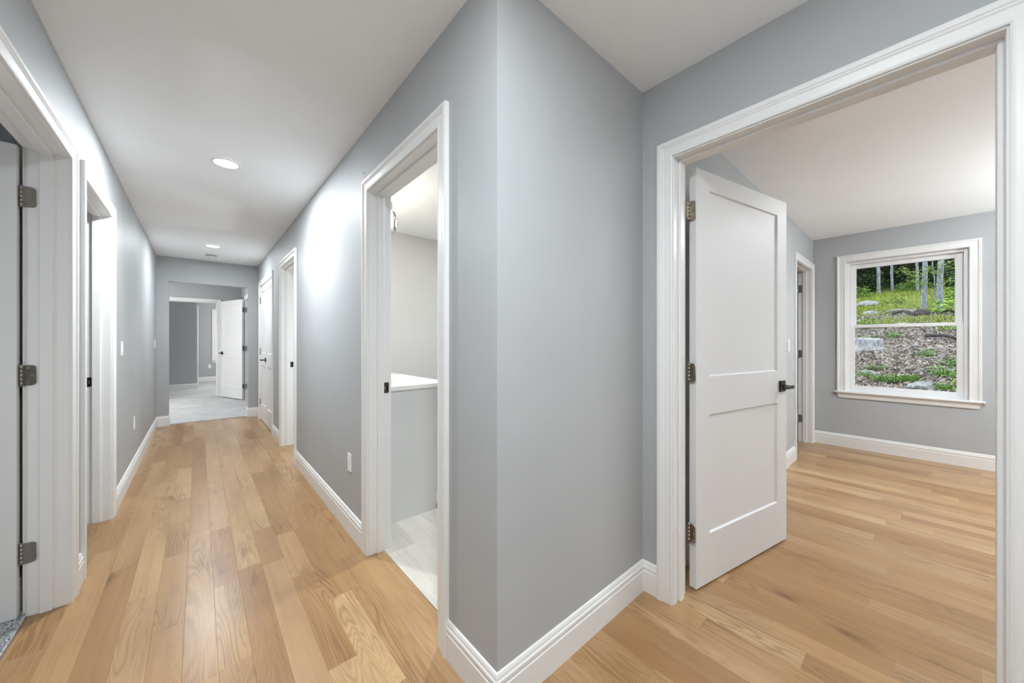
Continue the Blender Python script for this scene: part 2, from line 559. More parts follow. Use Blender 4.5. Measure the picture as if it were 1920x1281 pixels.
carpet('pale grey carpet of the vestibule beyond the hallway planks', [(-0.325, 0.60, 7.19, YE + T, -0.012, 0.012), (-2.6, XR, YE + T, 10.18, -0.012, 0.012), (XR, 2.6, dH[0], dH[1], -0.012, 0.012)])
carpet('strip of pale carpet inside the far cased doorway', [(dI[0], dI[1], 10.18, 10.30, -0.012, 0.012)])
carpet('daylit pale carpet of the far room', [(-2.6, 2.6, 10.30, 12.18, -0.012, 0.012), (-0.03, 2.6, 12.18, 14.25, -0.012, 0.012)])
ca = carpet('grey carpet behind the half-seen open door', [(-2.6, XL - T, -2.5, 2.70, -0.012, 0.008)])
carpet('grey carpet in the second side room', [(-2.6, XL - T, 2.79, 4.5, -0.012, 0.008)])
mb = MB()
r2 = random.Random(5)
for i in range(15000):
    px = r2.uniform(-1.05, XL - T - 0.001); py = r2.uniform(1.80, 2.62); a = r2.uniform(0, 2 * PI); w = 0.0022
    lx, ly = r2.uniform(-.006, .006), r2.uniform(-.006, .006); hh = r2.uniform(.006, .013)
    c, s_ = math.cos(a) * w, math.sin(a) * w
    mb.add([(px - c, py - s_, .007), (px + c, py + s_, .007), (px + c + lx, py + s_ + ly, .007 + hh), (px - c + lx, py - s_ + ly, .007 + hh)], [(0, 1, 2, 3)])
o = mb.build('pile', 'tuft', ca, recalc=False); o['kind'] = 'stuff'

# ------------------------------------------------------------------ casings, jambs, baseboards
CAS = [(0, 0), (0, .010), (.005, .0125), (.010, .0105), (.038, .0125), (.043, .0165), (.048, .0155), (.052, .019), (.064, .0195), (.070, .017), (.070, 0)]
REV = 0.005


def casing(P, s0, s1, zt, parent, inv, z0=0.0, head=True):
    s0, s1, zt = s0 - REV, s1 + REV, zt + REV
    for sgn, s in ((-1, s0), (1, s1)):
        mb = MB()
        mb.loft([[P(s + sgn * w, t, z0) for w, t in CAS], [P(s + sgn * w, t, zt + w) for w, t in CAS]])
        mb.build('casing_leg', 'trim', parent, inv=inv)
    mb = MB()
    mb.loft([[P(s0 - w, t, zt + w) for w, t in CAS], [P(s1 + w, t, zt + w) for w, t in CAS]])
    mb.build('casing_head', 'trim', parent, inv=inv)


trim_n = [0]


def doorway(axis, c, n, d, label, zt=ZT, depth=T, stop=(0.045, 0.083), back=True, z0=0.0, strike=None):
    trim_n[0] += 1
    s0, s1 = d
    P = frame_map(axis, c, n)
    loc = P((s0 + s1) / 2, -depth / 2, 0)
    root = tag(empty('trim_%d' % trim_n[0], loc), label, 'door trim', 'structure')
    inv = inv_of(loc)
    casing(P, s0, s1, zt, root, inv, z0)
    if back:
        casing(frame_map(axis, c - n * depth, -n), s0, s1, zt, root, inv, z0)
    def bx_(mb, a, b, t0, t1, za, zb):
        p, q = P(a, t0, za), P(b, t1, zb)
        mb.box(p[0], q[0], p[1], q[1], za, zb)
    for a, b in ((s0 - JT, s0), (s1, s1 + JT)):
        mb = MB(); bx_(mb, a, b, 0.0005, -depth - 0.0005, z0, zt + JT); mb.build('jamb', 'trim', root, inv=inv)
    mb = MB(); bx_(mb, s0, s1, 0.0005, -depth - 0.0005, zt, zt + JT); mb.build('head_jamb', 'trim', root, inv=inv)
    if stop:
        for a, b in ((s0, s0 + .011), (s1 - .011, s1)):
            mb = MB(); bx_(mb, a, b, -stop[0], -stop[1], z0, zt); mb.build('door_stop', 'trim', root, inv=inv, bev=.0015)
        mb = MB(); bx_(mb, s0 + .011, s1 - .011, -stop[0], -stop[1], zt - .011, zt); mb.build('door_stop', 'trim', root, inv=inv, bev=.0015)
    if strike:
        side, m, tpos = strike
        s = s1 if side > 0 else s0
        z = 0.945
        mb = MB()
        # plate lying on the jamb face, rounded corners
        ring = []
        hw, hh, r = .0165, .031, .008
        for cx_, cz_, a0 in ((hw - r, hh - r, 0), (-hw + r, hh - r, 90), (-hw + r, -hh + r, 180), (hw - r, -hh + r, 270)):
            for k in range(4):
                an = math.radians(a0 + 30 * k); ring.append((cx_ + r * math.cos(an), cz_ + r * math.sin(an)))
        f0 = [P(s, -tpos + u, z + v) for u, v in ring]; f1 = [P(s - side * .0022, -tpos + u, z + v) for u, v in ring]
        mb.loft([f0, f1])
        sp = mb.build('strike_plate', m, root, inv=inv)
        mb = MB()
        p, q = P(s - side * .0015, -tpos - .008, z - .013), P(s - side * .0026, -tpos + .006, z + .013)
        mb.box(p[0], q[0], p[1], q[1], z - .013, z + .013)
        mb.build('latch_hole', 'hole', sp, inv=inv)
        mb = MB()
        p, q = P(s - side * .0020, -tpos + .001, z - .010), P(s - side * .0042, -tpos + .008, z + .010)
        mb.box(p[0], q[0], p[1], q[1], z - .010, z + .010)
        mb.build('tongue', 'nickel', sp, inv=inv, bev=.001)
    return root


doorway('Y', XL, 1, dA, 'white doorway trim around the half-seen hinged door')
doorway('Y', XL, 1, dB, 'white doorway trim with black strike plate before the light switch', strike=(1, 'black', .100))
doorway('Y', XR, -1, dC, 'white doorway trim with bronze strike plate framing the bathroom', strike=(1, 'bronze', .098))
doorway('Y', XR, -1, dD, 'white doorway trim with black strike plate beside the closet doors', strike=(1, 'black', .098))
doorway('Y', XR, -1, dE, 'white trim around the paired closet doors', back=False, stop=(.046, .080))
doorway('Y', XD, -1, dF, 'large white trim around the wide bedroom doorway')
doorway('X', YB, -1, dG, 'white doorway trim in the bedroom corner by the window')
doorway('Y', XR, -1, dH, 'white trim of the vestibule doorway at the far open door', z0=.012)
doorway('X', 10.18, -1, dI, 'white trim of the far cased doorway past the vestibule', z0=.012)
P_ret = frame_map('Y', -0.03, 1)
rt = tag(empty('trim_10', (-0.03, 12.85, 0)), 'thin white casing edge on the far room corner', 'door trim', 'structure')
casing(P_ret, 12.45, 13.25, ZT, rt, inv_of((-0.03, 12.85, 0)), .012)

BASE = [(0, 0), (.014, 0), (.014, .098), (.0115, .101), (.0115, .106), (.0135, .110), (.0135, .121), (.0095, .126), (.0085, .134), (.005, .142), (.0, .145)]


def baseboard(side, label, path, s):
    mb = MB()
    pts = [Vector(p) for p in path]
    nrm = []
    for i in range(len(pts) - 1):
        d = (pts[i + 1] - pts[i]).normalized(); nrm.append(Vector((-d.y, d.x)) * s)
    rings = []
    for i, p in enumerate(pts):
        if i == 0: m_ = nrm[0]
        elif i == len(pts) - 1: m_ = nrm[-1]
        else:
            b_ = (nrm[i - 1] + nrm[i]).normalized(); m_ = b_ / max(0.2, b_.dot(nrm[i]))
        rings.append([(p.x + m_.x * t, p.y + m_.y * t, z) for t, z in BASE])
    mb.loft(rings)
    tag(mb.build('baseboard_' + side, 'trim'), label, 'baseboard', 'structure')


CO = .075
baseboard('left', 'short white baseboard between the two left hallway doorways', [(XL, dA[1] + CO), (XL, dB[0] - CO)], -1)
baseboard('left', 'long white baseboard under the hallway light switches', [(XL, dB[1] + CO), (XL, YE), (-0.325, YE), (-0.325, YE + T)], -1)
baseboard('left', 'white baseboard on the hallway wall behind the viewer', [(XL, -2.5), (XL, dA[0] - CO)], -1)
baseboard('right', 'white baseboard piece at the far end by the closet doors', [(0.60, YE + T), (0.60, YE), (XR, YE), (XR, dE[1] + CO)], -1)
baseboard('right', 'white baseboard stub between closet doors and next doorway', [(XR, dE[0] - CO), (XR, dD[1] + CO)], -1)
baseboard('right', 'white baseboard below the outlet before the bathroom doorway', [(XR, dD[0] - CO), (XR, dC[1] + CO)], -1)
baseboard('right', 'white baseboard wrapping the outside corner to the bedroom door', [(XR, dC[0] - CO), (XR, YF), (XD, YF), (XD, dF[1] + CO)], -1)
baseboard('right', 'white baseboard beside the bedroom doorway behind the viewer', [(XD, dF[0] - CO), (XD, -2.5)], -1)
baseboard('bedroom', 'white baseboard behind the open bedroom door', [(XD + T, dF[1] + CO), (XD + T, YB), (dG[0] - CO, YB)], -1)
baseboard('window', 'long white baseboard beneath the bedroom window', [(XW, YB), (XW, -2.5)], -1)
baseboard('partition', 'white baseboard glimpsed past the half-seen open door', [(-2.6, 2.70), (XL - T, 2.70), (XL - T, dA[1] + CO)], -1)
baseboard('vestibule', 'white baseboard of the vestibule side wall', [(XR, 10.18), (XR, dH[1] + CO)], -1)
baseboard('vestibule', 'white baseboard stub right of the far cased doorway', [(dI[1] + CO, 10.18), (XR - .014, 10.18)], -1)
baseboard('far', 'white baseboard under the dark far wall', [(-2.6, 12.18), (-0.03, 12.18), (-0.03, 12.375)], -1)
baseboard('far', 'white baseboard under the daylit far wall', [(-0.03, 14.25), (2.6, 14.25)], -1)


# ------------------------------------------------------------------ doors
door_n = [0]


def hinge(parent, inv, pin, z, leafs, m):
    """pin (x, y); leafs: unit directions the two plates lie along"""
    mb = MB()
    mb.tube([(pin[0], pin[1], z - .049), (pin[0], pin[1], z + .049)], .0028, 10)
    for k in range(5):
        a = z - .0445 + k * .0178
        mb.tube([(pin[0], pin[1], a + .0006), (pin[0], pin[1], a + .0172)], .0060, 12)
    hg = mb.build('hinge', m, parent, inv=inv)
    for dx, dy, w in leafs:
        nx, ny = -dy, dx
        ring = []
        r = .014
        pts = [(0, -.0445), (w - r, -.0445)]
        for a0, cz in ((-90, -.0445 + r), (0, .0445 - r)):
            for k in range(1, 5):
                an = math.radians(a0 + 22.5 * k); pts.append((w - r + r * math.cos(an), cz + r * math.sin(an)))
        pts.append((0, .0445))
        mb = MB()
        mb.loft([[(pin[0] + dx * u + nx * o, pin[1] + dy * u + ny * o, z + v) for u, v in pts] for o in (-.0012, .0012)])
        lf = mb.build('leaf', m, hg, inv=inv)
        for u, v in ((w * .45, .032), (w * .72, 0), (w * .45, -.032)):
            mb = MB()
            mb.tube([(pin[0] + dx * u - nx * .0019, pin[1] + dy * u - ny * .0019, z + v), (pin[0] + dx * u + nx * .0019, pin[1] + dy * u + ny * .0019, z + v)], .0036, 8, smooth=False)
            mb.build('screw', 'shade_metal', hg, inv=inv)
    return hg


def lever(parent, x, z, y, out, toward):
    """local door coordinates: rose on face y, standing out along out (+1/-1), lever pointing along toward (+1/-1)"""
    mb = MB()
    mb.tube([(x, y + out * .006, z), (x, y + out * .056, z)], .0085, 14)
    x0, x1 = sorted((x - toward * .011, x + toward * .108))
    mb.box(x0, x1, y + out * .050, y + out * .062, z - .0095, z + .0095)
    hd = mb.build('handle', 'black', parent, bev=.0012)
    mb = MB(); mb.box(x - .033, x + .033, y, y + out * .009, z - .033, z + .033)
    mb.build('rose', 'black', hd, bev=.002)


def door(label, org, ang, W, z0=.012, stile=.11, handle=(), latch=True, Hd=2.048):
    door_n[0] += 1
    root = tag(empty('door_%d' % door_n[0], (org[0], org[1], z0), ang), label, 'door', 'structure')
    th = .035
    rails = [(0, .244), (.838, 1.028), (1.956, Hd)]
    holes = [(.244, .838), (1.028, 1.956)]
    mb = MB()
    mb.box(0, stile, 0, th, 0, Hd); mb.box(W - stile, W, 0, th, 0, Hd)
    for a, b in rails: mb.box(stile, W - stile, 0, th, a, b)
    mb.build('frame', 'door', root)
    rc, sl = .009, .006
    for a, b in holes:
        mb = MB()
        for y0, y1 in ((0.0, rc), (th, th - rc)):
            o_ = [(stile, y0, a), (W - stile, y0, a), (W - stile, y0, b), (stile, y0, b)]
            i_ = [(stile + sl, y1, a + sl), (W - stile - sl, y1, a + sl), (W - stile - sl, y1, b - sl), (stile + sl, y1, b - sl)]
            mb.add(o_ + i_, [(0, 1, 5, 4), (1, 2, 6, 5), (2, 3, 7, 6), (3, 0, 4, 7), (4, 5, 6, 7)])
        mb.build('panel', 'door', root)
    for x, y, out, tw in handle:
        lever(root, x, .935, y, out, tw)
    if latch:
        mb = MB(); mb.box(W - .0005, W + .0012, th / 2 - .0125, th / 2 + .0125, .935 - .028, .935 + .028)
        mb.box(W, W + .009, th / 2 - .006, th / 2 + .006, .935 - .009, .935 + .009)
        mb.build('latch', 'black', root)
    return root, inv_of((org[0], org[1], z0), ang)


HZ = (1.853, 1.064, .282)
aF = math.radians(-11.3)
# bedroom door, swung inward
rootF, iF = door('white two-panel door standing open into the bedroom with black lever', (1.813, .7135), aF, .905,
                 handle=((.905 - .06, 0, -1, -1), (.905 - .06, .035, 1, -1)))
pinF = (1.797, .747)
eF = Vector((math.cos(aF + PI / 2), math.sin(aF + PI / 2)))
cF = Vector((1.813, .7135))
for z in HZ:
    # one plate on the slab's edge, one on the jamb face
    hinge(rootF, iF, (1.8055, .744), z, ((-eF.x, -eF.y, .034), (-1, 0.0, .034)), 'nickel')
# half-seen door at the left edge
rootA, iA = door('half-seen white open door on three nickel hinges over grey carpet', (-.592, 2.607), PI, .80, z0=.018,
                 handle=((.74, .035, 1, -1), (.74, 0, -1, -1)))
for z in (1.853, 1.066, .282):
    hinge(rootA, iA, (-.585, 2.594), z, ((1, 0, .042), (-.35, .937, .02)), 'nickel')
# paired closet doors
rootE1, iE1 = door('near leaf of the paired white closet doors', (.765, dE[0] + .003), PI / 2, .608, stile=.10, latch=False)
rootE2, iE2 = door('far leaf of the paired white closet doors with black lever', (.730, dE[1] - .003), -PI / 2, .608, stile=.10,
                   handle=((.608 - .055, 0, -1, -1),), latch=False)
for z in HZ:
    hinge(rootE1, iE1, (.7215, dE[0] + .001), z, ((0, 1, .012), (0, -1, .008)), 'chrome')
    hinge(rootE2, iE2, (.7215, dE[1] - .001), z, ((0, 1, .012), (0, -1, .012)), 'chrome')
# vestibule door
aH = math.atan2(.87, -.315)
rootH, iH = door('white two-panel door standing open in the far vestibule', (.700, 9.128), aH, .90, z0=.03,
                 handle=((.84, .035, 1, -1),))
for z in (1.87, 1.08, .30):
    hinge(rootH, iH, (.708, 9.118), z, ((1, 0, .040), (-.94, -.34, .040)), 'chrome')
# bedroom side door
rootG, iG = door('white door edge open behind the bedroom corner doorway', (5.494, .992), PI / 2, .80, handle=((.74, .035, 1, -1),))
for z in HZ:
    hinge(rootG, iG, (5.497, .981), z, ((0, -1, .042), (-1, 0, .02)), 'chrome')

# ------------------------------------------------------------------ windows
WCAS = [(0, 0), (0, .012), (.006, .015), (.012, .012), (.05, .014), (.056, .019), (.068, .021), (.074, .018), (.074, 0)]


def window(name, label, axis, c, n, s0, s1, z0, z1, depth=.15):
    P = frame_map(axis, c, n)
    loc = P((s0 + s1) / 2, 0, z0)
    root = tag(empty(name, loc), label, 'window', 'structure')
    inv = inv_of(loc)
    def bx_(mb, a, b, t0, t1, za, zb):
        p, q = P(a, t0, za), P(b, t1, zb); mb.box(p[0], q[0], p[1], q[1], za, zb)
    for sg, s in ((-1, s0), (1, s1)):
        mb = MB(); mb.loft([[P(s + sg * w, t, z0 - .0) for w, t in WCAS], [P(s + sg * w, t, z1 + w) for w, t in WCAS]])
        mb.build('casing_leg', 'trim', root, inv=inv)
    mb = MB(); mb.loft([[P(s0 - w, t, z1 + w) for w, t in WCAS], [P(s1 + w, t, z1 + w) for w, t in WCAS]])
    mb.build('casing_head', 'trim', root, inv=inv)
    mb = MB(); bx_(mb, s0 - .095, s1 + .095, -.04, .038, z0 - .018, z0); mb.build('stool', 'trim', root, inv=inv, bev=.004, seg=2)
    mb = MB()
    mb.loft([[P(s0 - .074, t, z0 - .018) for t in (0, .017)] + [P(s0 - .058, t, z0 - .075) for t in (.013, 0)],
             [P(s1 + .074, t, z0 - .018) for t in (0, .017)] + [P(s1 + .058, t, z0 - .075) for t in (.013, 0)]])
    mb.build('apron', 'trim', root, inv=inv)
    # lining boards of the opening and the vinyl frame
    mb = MB()
    for a, b in ((s0 - .019, s0), (s1, s1 + .019)): bx_(mb, a, b, 0, -depth - .01, z0 - .019, z1 + .019)
    bx_(mb, s0, s1, 0, -depth - .01, z1, z1 + .019); bx_(mb, s0, s1, -.04, -depth - .02, z0 - .019, z0)
    mb.build('frame', 'trim', root, inv=inv)
    mb = MB()
    for a, b in ((s0, s0 + .030), (s1 - .030, s1)): bx_(mb, a, b, -.045, -depth, z0, z1)
    bx_(mb, s0 + .03, s1 - .03, -.045, -depth, z1 - .028, z1); bx_(mb, s0 + .03, s1 - .03, -.05, -depth, z0, z0 + .018)
    mb.build('jamb_liner', 'vinyl', root, inv=inv, bev=.002)
    zm = (z0 + z1) / 2 + .002
    for nm, ta, tb, za, zb, rb, rt_, st in (('lower_sash', -.052, -.088, z0 + .018, zm + .018, .046, .034, .042), ('upper_sash', -.092, -.128, zm - .018, z1 - .028, .034, .048, .050)):
        a, b = s0 + .031, s1 - .031
        mb = MB()
        bx_(mb, a, a + st, ta, tb, za, zb); bx_(mb, b - st, b, ta, tb, za, zb)
        bx_(mb, a + st, b - st, ta, tb, za, za + rb); bx_(mb, a + st, b - st, ta, tb, zb - rt_, zb)
        sh = mb.build(nm, 'vinyl', root, inv=inv, bev=.002)
        mb = MB(); tm = (ta + tb) / 2
        bx_(mb, a + st - .004, b - st + .004, tm - .002, tm + .002, za + rb - .004, zb - rt_ + .004)
        mb.build('pane', 'glass', sh, inv=inv)
    mb = MB(); bx_(mb, (s0 + s1) / 2 - .03, (s0 + s1) / 2 + .03, -.056, -.084, zm + .018, zm + .026)
    mb.build('sash_lock', 'vinyl', root, inv=inv, bev=.002)
    return root


window('window_1', 'white double-hung bedroom window looking onto the wooded slope', 'Y', XW, -1, WY0, WY1, WZ0, WZ1)
window('window_2', 'white window edge on the daylit far room wall', 'X', 14.25, -1, 0.38, 1.24, .645, 2.128)


# ------------------------------------------------------------------ electrics
def plate(name, label, cat, axis, c, n, s, z, kind):
    P = frame_map(axis, c, n)
    loc = P(s, 0, z - .057)
    root = tag(empty(name, loc), label, cat); inv = inv_of(loc)
    def bx_(nm, a, b, t0, t1, za, zb, m, bev, par=root):
        mb = MB(); p, q = P(a, t0, za), P(b, t1, zb); mb.box(p[0], q[0], p[1], q[1], za, zb)
        return mb.build(nm, m, par, bev=bev, inv=inv, seg=2)
    bx_('plate', s - .035, s + .035, 0, .006, z - .057, z + .057, 'plate', .003)
    if kind == 'switch':
        bx_('rocker', s - .0165, s + .0165, .005, .0095, z - .033, z + .033, 'plate', .0015)
    else:
        b = bx_('insert', s - .0165, s + .0165, .005, .0075, z - .033, z + .033, 'plate', .001)
        for dz in (-.017, .017):
            for ds in (-.006, .006):
                bx_('slot', s + ds - .001, s + ds + .001, .0070, .0079, z + dz - .004, z + dz + .004, 'slot', 0, b)


plate('light_switch', 'white rocker light switch just past the second doorway', 'switch', 'Y', XL, 1, 4.09, 1.16, 'switch')
plate('light_switch', 'small white light switch near the hallway end opening', 'switch', 'Y', XL, 1, 6.86, 1.18, 'switch')
plate('light_switch', 'white light switch beside the bedroom corner doorway', 'switch', 'X', YB, -1, 4.36, 1.175, 'switch')
plate('wall_outlet', 'white outlet low on the hallway wall under the light switch', 'outlet', 'Y', XL, 1, 4.80, .46, 'outlet')
plate('wall_outlet', 'white outlet low beside the bathroom doorway trim', 'outlet', 'Y', XR, -1, 2.39, .445, 'outlet')
plate('wall_outlet', 'white outlet on the daylit far room wall', 'outlet', 'X', 14.25, -1, .25, .46, 'outlet')

mb = MB(); mb.tube([(XR + .004, 2.105, 2.185), (XR - .016, 2.112, 2.187)], [.0012, .0012], 8); mb.tube([(XR - .016, 2.112, 2.187), (XR - .0175, 2.1125, 2.187)], .003, 10)
tag(mb.build('nail', 'shade_metal'), 'small bare nail above the bathroom doorway trim', 'nail')


def recessed(label, x, y, w):
    root = tag(empty('recessed_light', (x, y, H)), label, 'ceiling light', group='recessed ceiling lights')
    mb = MB(); mb.lathe((0, 0, 0), [(.086, -.0005), (.086, -.004), (.080, -.007), (.068, -.006), (.066, -.003)], 40, caps=False)
    mb.build('trim_ring', 'plate', root)
    mb = MB(); mb.lathe((0, 0, 0), [(.066, -.0035), (.045, -.0055), (.02, -.0062), (.001, -.0064)], 40, caps=False)
    mb.build('lens', 'lens', root)
    ld = bpy.data.lights.new('recessed_lamp', 'AREA')
    ld.shape = 'DISK'; ld.size = .13; ld.energy = w; ld.color = LAMP_COL
    lo = bpy.data.objects.new('recessed_lamp', ld); COL.objects.link(lo); lo.parent = root; lo.location = (0, 0, -.010)
    return root


recessed('glowing recessed light in the hallway ceiling before the bathroom', .142, 3.14, 40)
recessed('smaller-looking recessed light near the hallway end by the smoke detector', .136, 5.98, 22)
recessed('recessed light overhead where the hallway meets the foyer', .14, .15, 34)
recessed('recessed light in the vestibule ceiling hidden by the header', .12, 8.45, 9)
recessed('added fill light in the bedroom ceiling hidden by the doorway trim', 4.0, -.5, 30)  # invented lamp, added out of sight to brighten the bedroom floor
recessed('recessed light in the bathroom ceiling out of view', 1.75, 2.2, 31)

def fill_globe(label, x, y, z, w, col=LAMP_COL):  # invented globes, added in unseen spots to raise the light level
    root = tag(empty('fill_globe', (x, y, H)), label, 'fill lamp', group='added fill globes out of view')
    mb = MB(); mb.lathe((0, 0, 0), [(.06, 0), (.06, -.018), (.012, -.026)], 28); mb.build('canopy', 'black', root)
    mb = MB(); mb.tube([(0, 0, -.02), (0, 0, z - H + .15)], .006, 10); mb.build('rod', 'black', root)
    mb = MB(); mb.lathe((0, 0, z - H), [(.14 * math.sin(t), .14 * math.cos(t)) for t in [PI * (k + .02) / 20.04 for k in range(21)]], 28)
    g = mb.build('globe', 'opal', root)
    ld = bpy.data.lights.new('fill_globe_lamp', 'POINT'); ld.energy = w; ld.color = col; ld.shadow_soft_size = .15
    lo = bpy.data.objects.new('fill_globe_lamp', ld); COL.objects.link(lo); lo.parent = root; lo.location = (0, 0, z - H)


def fill_uplight(label, x, y, w, z=1.78):  # invented uplight, added out of view to bounce light off the ceiling
    root = tag(empty('fill_uplight_lamp', (x, y, 0)), label, 'floor lamp', group='added fill uplights out of view')
    mb = MB(); mb.lathe((0, 0, 0), [(.14, .001), (.14, .016), (.03, .024)], 32); mb.build('base', 'black', root)
    mb = MB(); mb.tube([(0, 0, .02), (0, 0, z - .07)], .011, 12); mb.build('pole', 'black', root)
    mb = MB(); mb.lathe((0, 0, z), [(.02, -.075), (.09, -.055), (.15, 0), (.146, 0), (.086, -.05), (.012, -.068)], 36, caps=False); mb.build('bowl_shade', 'plate', root)
    ld = bpy.data.lights.new('uplight', 'AREA'); ld.shape = 'DISK'; ld.size = .22; ld.energy = w; ld.color = LAMP_COL
    lo = bpy.data.objects.new('uplight', ld); COL.objects.link(lo); lo.parent = root; lo.location = (0, 0, z - .012); lo.rotation_euler = (PI, 0, 0)


fill_uplight('tall added uplight brightening the foyer ceiling behind the viewer', .2, -1.2, 21)
fill_uplight('tall added uplight brightening the bedroom ceiling out of view', 4.3, -1.9, 105)
fill_globe('added white fill globe in the open foyer corner behind the viewer', 1.0, -1.9, 1.1, 6)
fill_globe('added white fill globe hanging in the bedroom beyond the doorway wall', 4.9, -1.9, 1.2, 14)
fill_globe('added white fill globe in the vestibule recess out of view', -1.6, 8.8, 1.2, 75, (1, .985, .96))
fill_globe('added white fill globe hanging in the far room out of view', 1.6, 12.2, 1.75, 73, (1, .99, .97))
fill_globe('added white fill globe in the room past the black strike plate', 1.9, 4.5, 1.1, 28)
fill_globe('added white fill globe in the carpeted room behind the half-seen door', -1.6, 1.6, 1.1, 14)

sd = tag(empty('smoke_detector', (.133, 6.60, H)), 'round white smoke detector on the ceiling near the end opening', 'smoke detector')
mb = MB(); mb.lathe((0, 0, 0), [(.070, 0), (.070, -.010), (.066, -.013)], 32); mb.build('base', 'detector', sd)
mb = MB(); mb.lathe((0, 0, 0), [(.060, -.013), (.058, -.024)], 32); mb.build('shaded_vent_band', 'shade_metal', sd)
mb = MB(); mb.lathe((0, 0, 0), [(.062, -.024), (.058, -.030), (.035, -.036), (.008, -.038)], 32); mb.build('cover', 'detector', sd)

# ------------------------------------------------------------------ bathroom things
va = tag(empty('vanity_cabinet', (1.10, 3.08, 0)), 'pale grey bathroom vanity side panel seen through the doorway', 'vanity')
iv = inv_of((1.10, 3.08, 0))
mb = MB()
X0, X1, Y0, Y1 = .847, 1.36, 2.315, 3.855
mb.loft([[(X0, y, 0), (1.295, y, 0), (1.295, y, .115), (X1, y, .115), (X1, y, .884), (X0, y, .884)] for y in (Y0, Y0 + .018)])
mb.build('side_panel', 'vanity', va, inv=iv)
mb = MB(); mb.loft([[(X0, y, 0), (1.285, y, 0), (1.285, y, .115), (X1 - .002, y, .115), (X1 - .002, y, .884), (X0, y, .884)] for y in (Y0 + .018, Y1)])
mb.build('body', 'vanity', va, inv=iv)
for k in range(3):
    a = Y0 + .02 + k * .505
    mb = MB(); mb.box(X1 - .002, X1 + .018, a, a + .498, .125, .870); d_ = mb.build('cabinet_door', 'vanity', va, inv=iv, bev=.002)
    mb = MB(); mb.tube([(X1 + .018, a + .44, .60), (X1 + .045, a + .44, .60), (X1 + .045, a + .44, .75), (X1 + .018, a + .44, .75)], .005, 8); mb.build('pull', 'black', d_, inv=iv)
mb = MB(); mb.box(.846, 1.405, 2.298, 3.858, .885, .916)
tag(mb.build('countertop', 'stone_top', bev=.003, seg=2), 'white veined stone countertop on the bathroom vanity', 'countertop')

vl = tag(empty('vanity_light', (.845, 2.95, 2.25)), 'clear glass vanity light with glowing bulb above the countertop', 'wall light')
ivl = inv_of((.845, 2.95, 2.25))
mb = MB(); mb.box(.8455, .868, 2.60, 3.32, 2.235, 2.305); mb.build('backplate', 'bronze', vl, bev=.003, inv=ivl)
for yy in (2.64, 2.96, 3.28):
    cx = 1.085
    mb = MB(); mb.tube([(.868, yy, 2.27), (cx - .02, yy, 2.275), (cx, yy, 2.262)], .0065, 10); ar = mb.build('arm', 'nickel', vl, inv=ivl)
    mb = MB(); mb.lathe((cx, yy, 2.20), [(.012, .075), (.020, .066), (.022, .02), (.026, .010), (.026, 0)], 20); mb.build('socket', 'nickel', vl, inv=ivl)
    mb = MB(); mb.lathe((cx, yy, 2.05), [(.046, 0), (.047, .06), (.046, .12), (.040, .145), (.024, .156)], 28, caps=False)
    mb.build('glass_shade', 'shade', vl, inv=ivl)
    mb = MB(); mb.lathe((cx, yy, 2.085), [(.004, 0), (.018, .006), (.026, .025), (.028, .045), (.022, .075), (.013, .100), (.013, .115)], 20)
    mb.build('bulb', 'bulb', vl, inv=ivl)
    ld = bpy.data.lights.new('vanity_bulb', 'POINT'); ld.energy = 2.2; ld.color = (1, .90, .76); ld.shadow_soft_size = .03
    lo = bpy.data.objects.new('vanity_bulb', ld); COL.objects.link(lo); lo.parent = vl; lo.location = (cx - .845 + .06, yy - 2.95, 2.12 - 2.25)

# ------------------------------------------------------------------ outdoors: the wooded slope
OUT = 0.62                      # forest surfaces are dark: share of the tones written below
def dim(stops): return [(p, tuple(c * OUT for c in col)) for p, col in stops]


def gz(x, y):
    n = noise.noise((x * .35, y * .35, 3.1)) * .16 + noise.noise((x * 1.3, y * 1.3, 7.7)) * .06
    k = min(1, max(0, (x - 6.2) / 2.5))
    return .45 + .175 * (x - 8) + n * k


mb = MB()
nx, ny = 190, 150
gx = [5.76 + 44 * (i / (nx - 1)) ** 1.6 for i in range(nx)]
gy = [-14 + 30 * j / (ny - 1) for j in range(ny)]
vs = [(a, b, gz(a, b) + noise.noise((a * 5, b * 5, 1.0)) * .03) for a in gx for b in gy]
fs = [(i * ny + j, (i + 1) * ny + j, (i + 1) * ny + j + 1, i * ny + j + 1) for i in range(nx - 1) for j in range(ny - 1)]
mb.add(vs, fs, True)


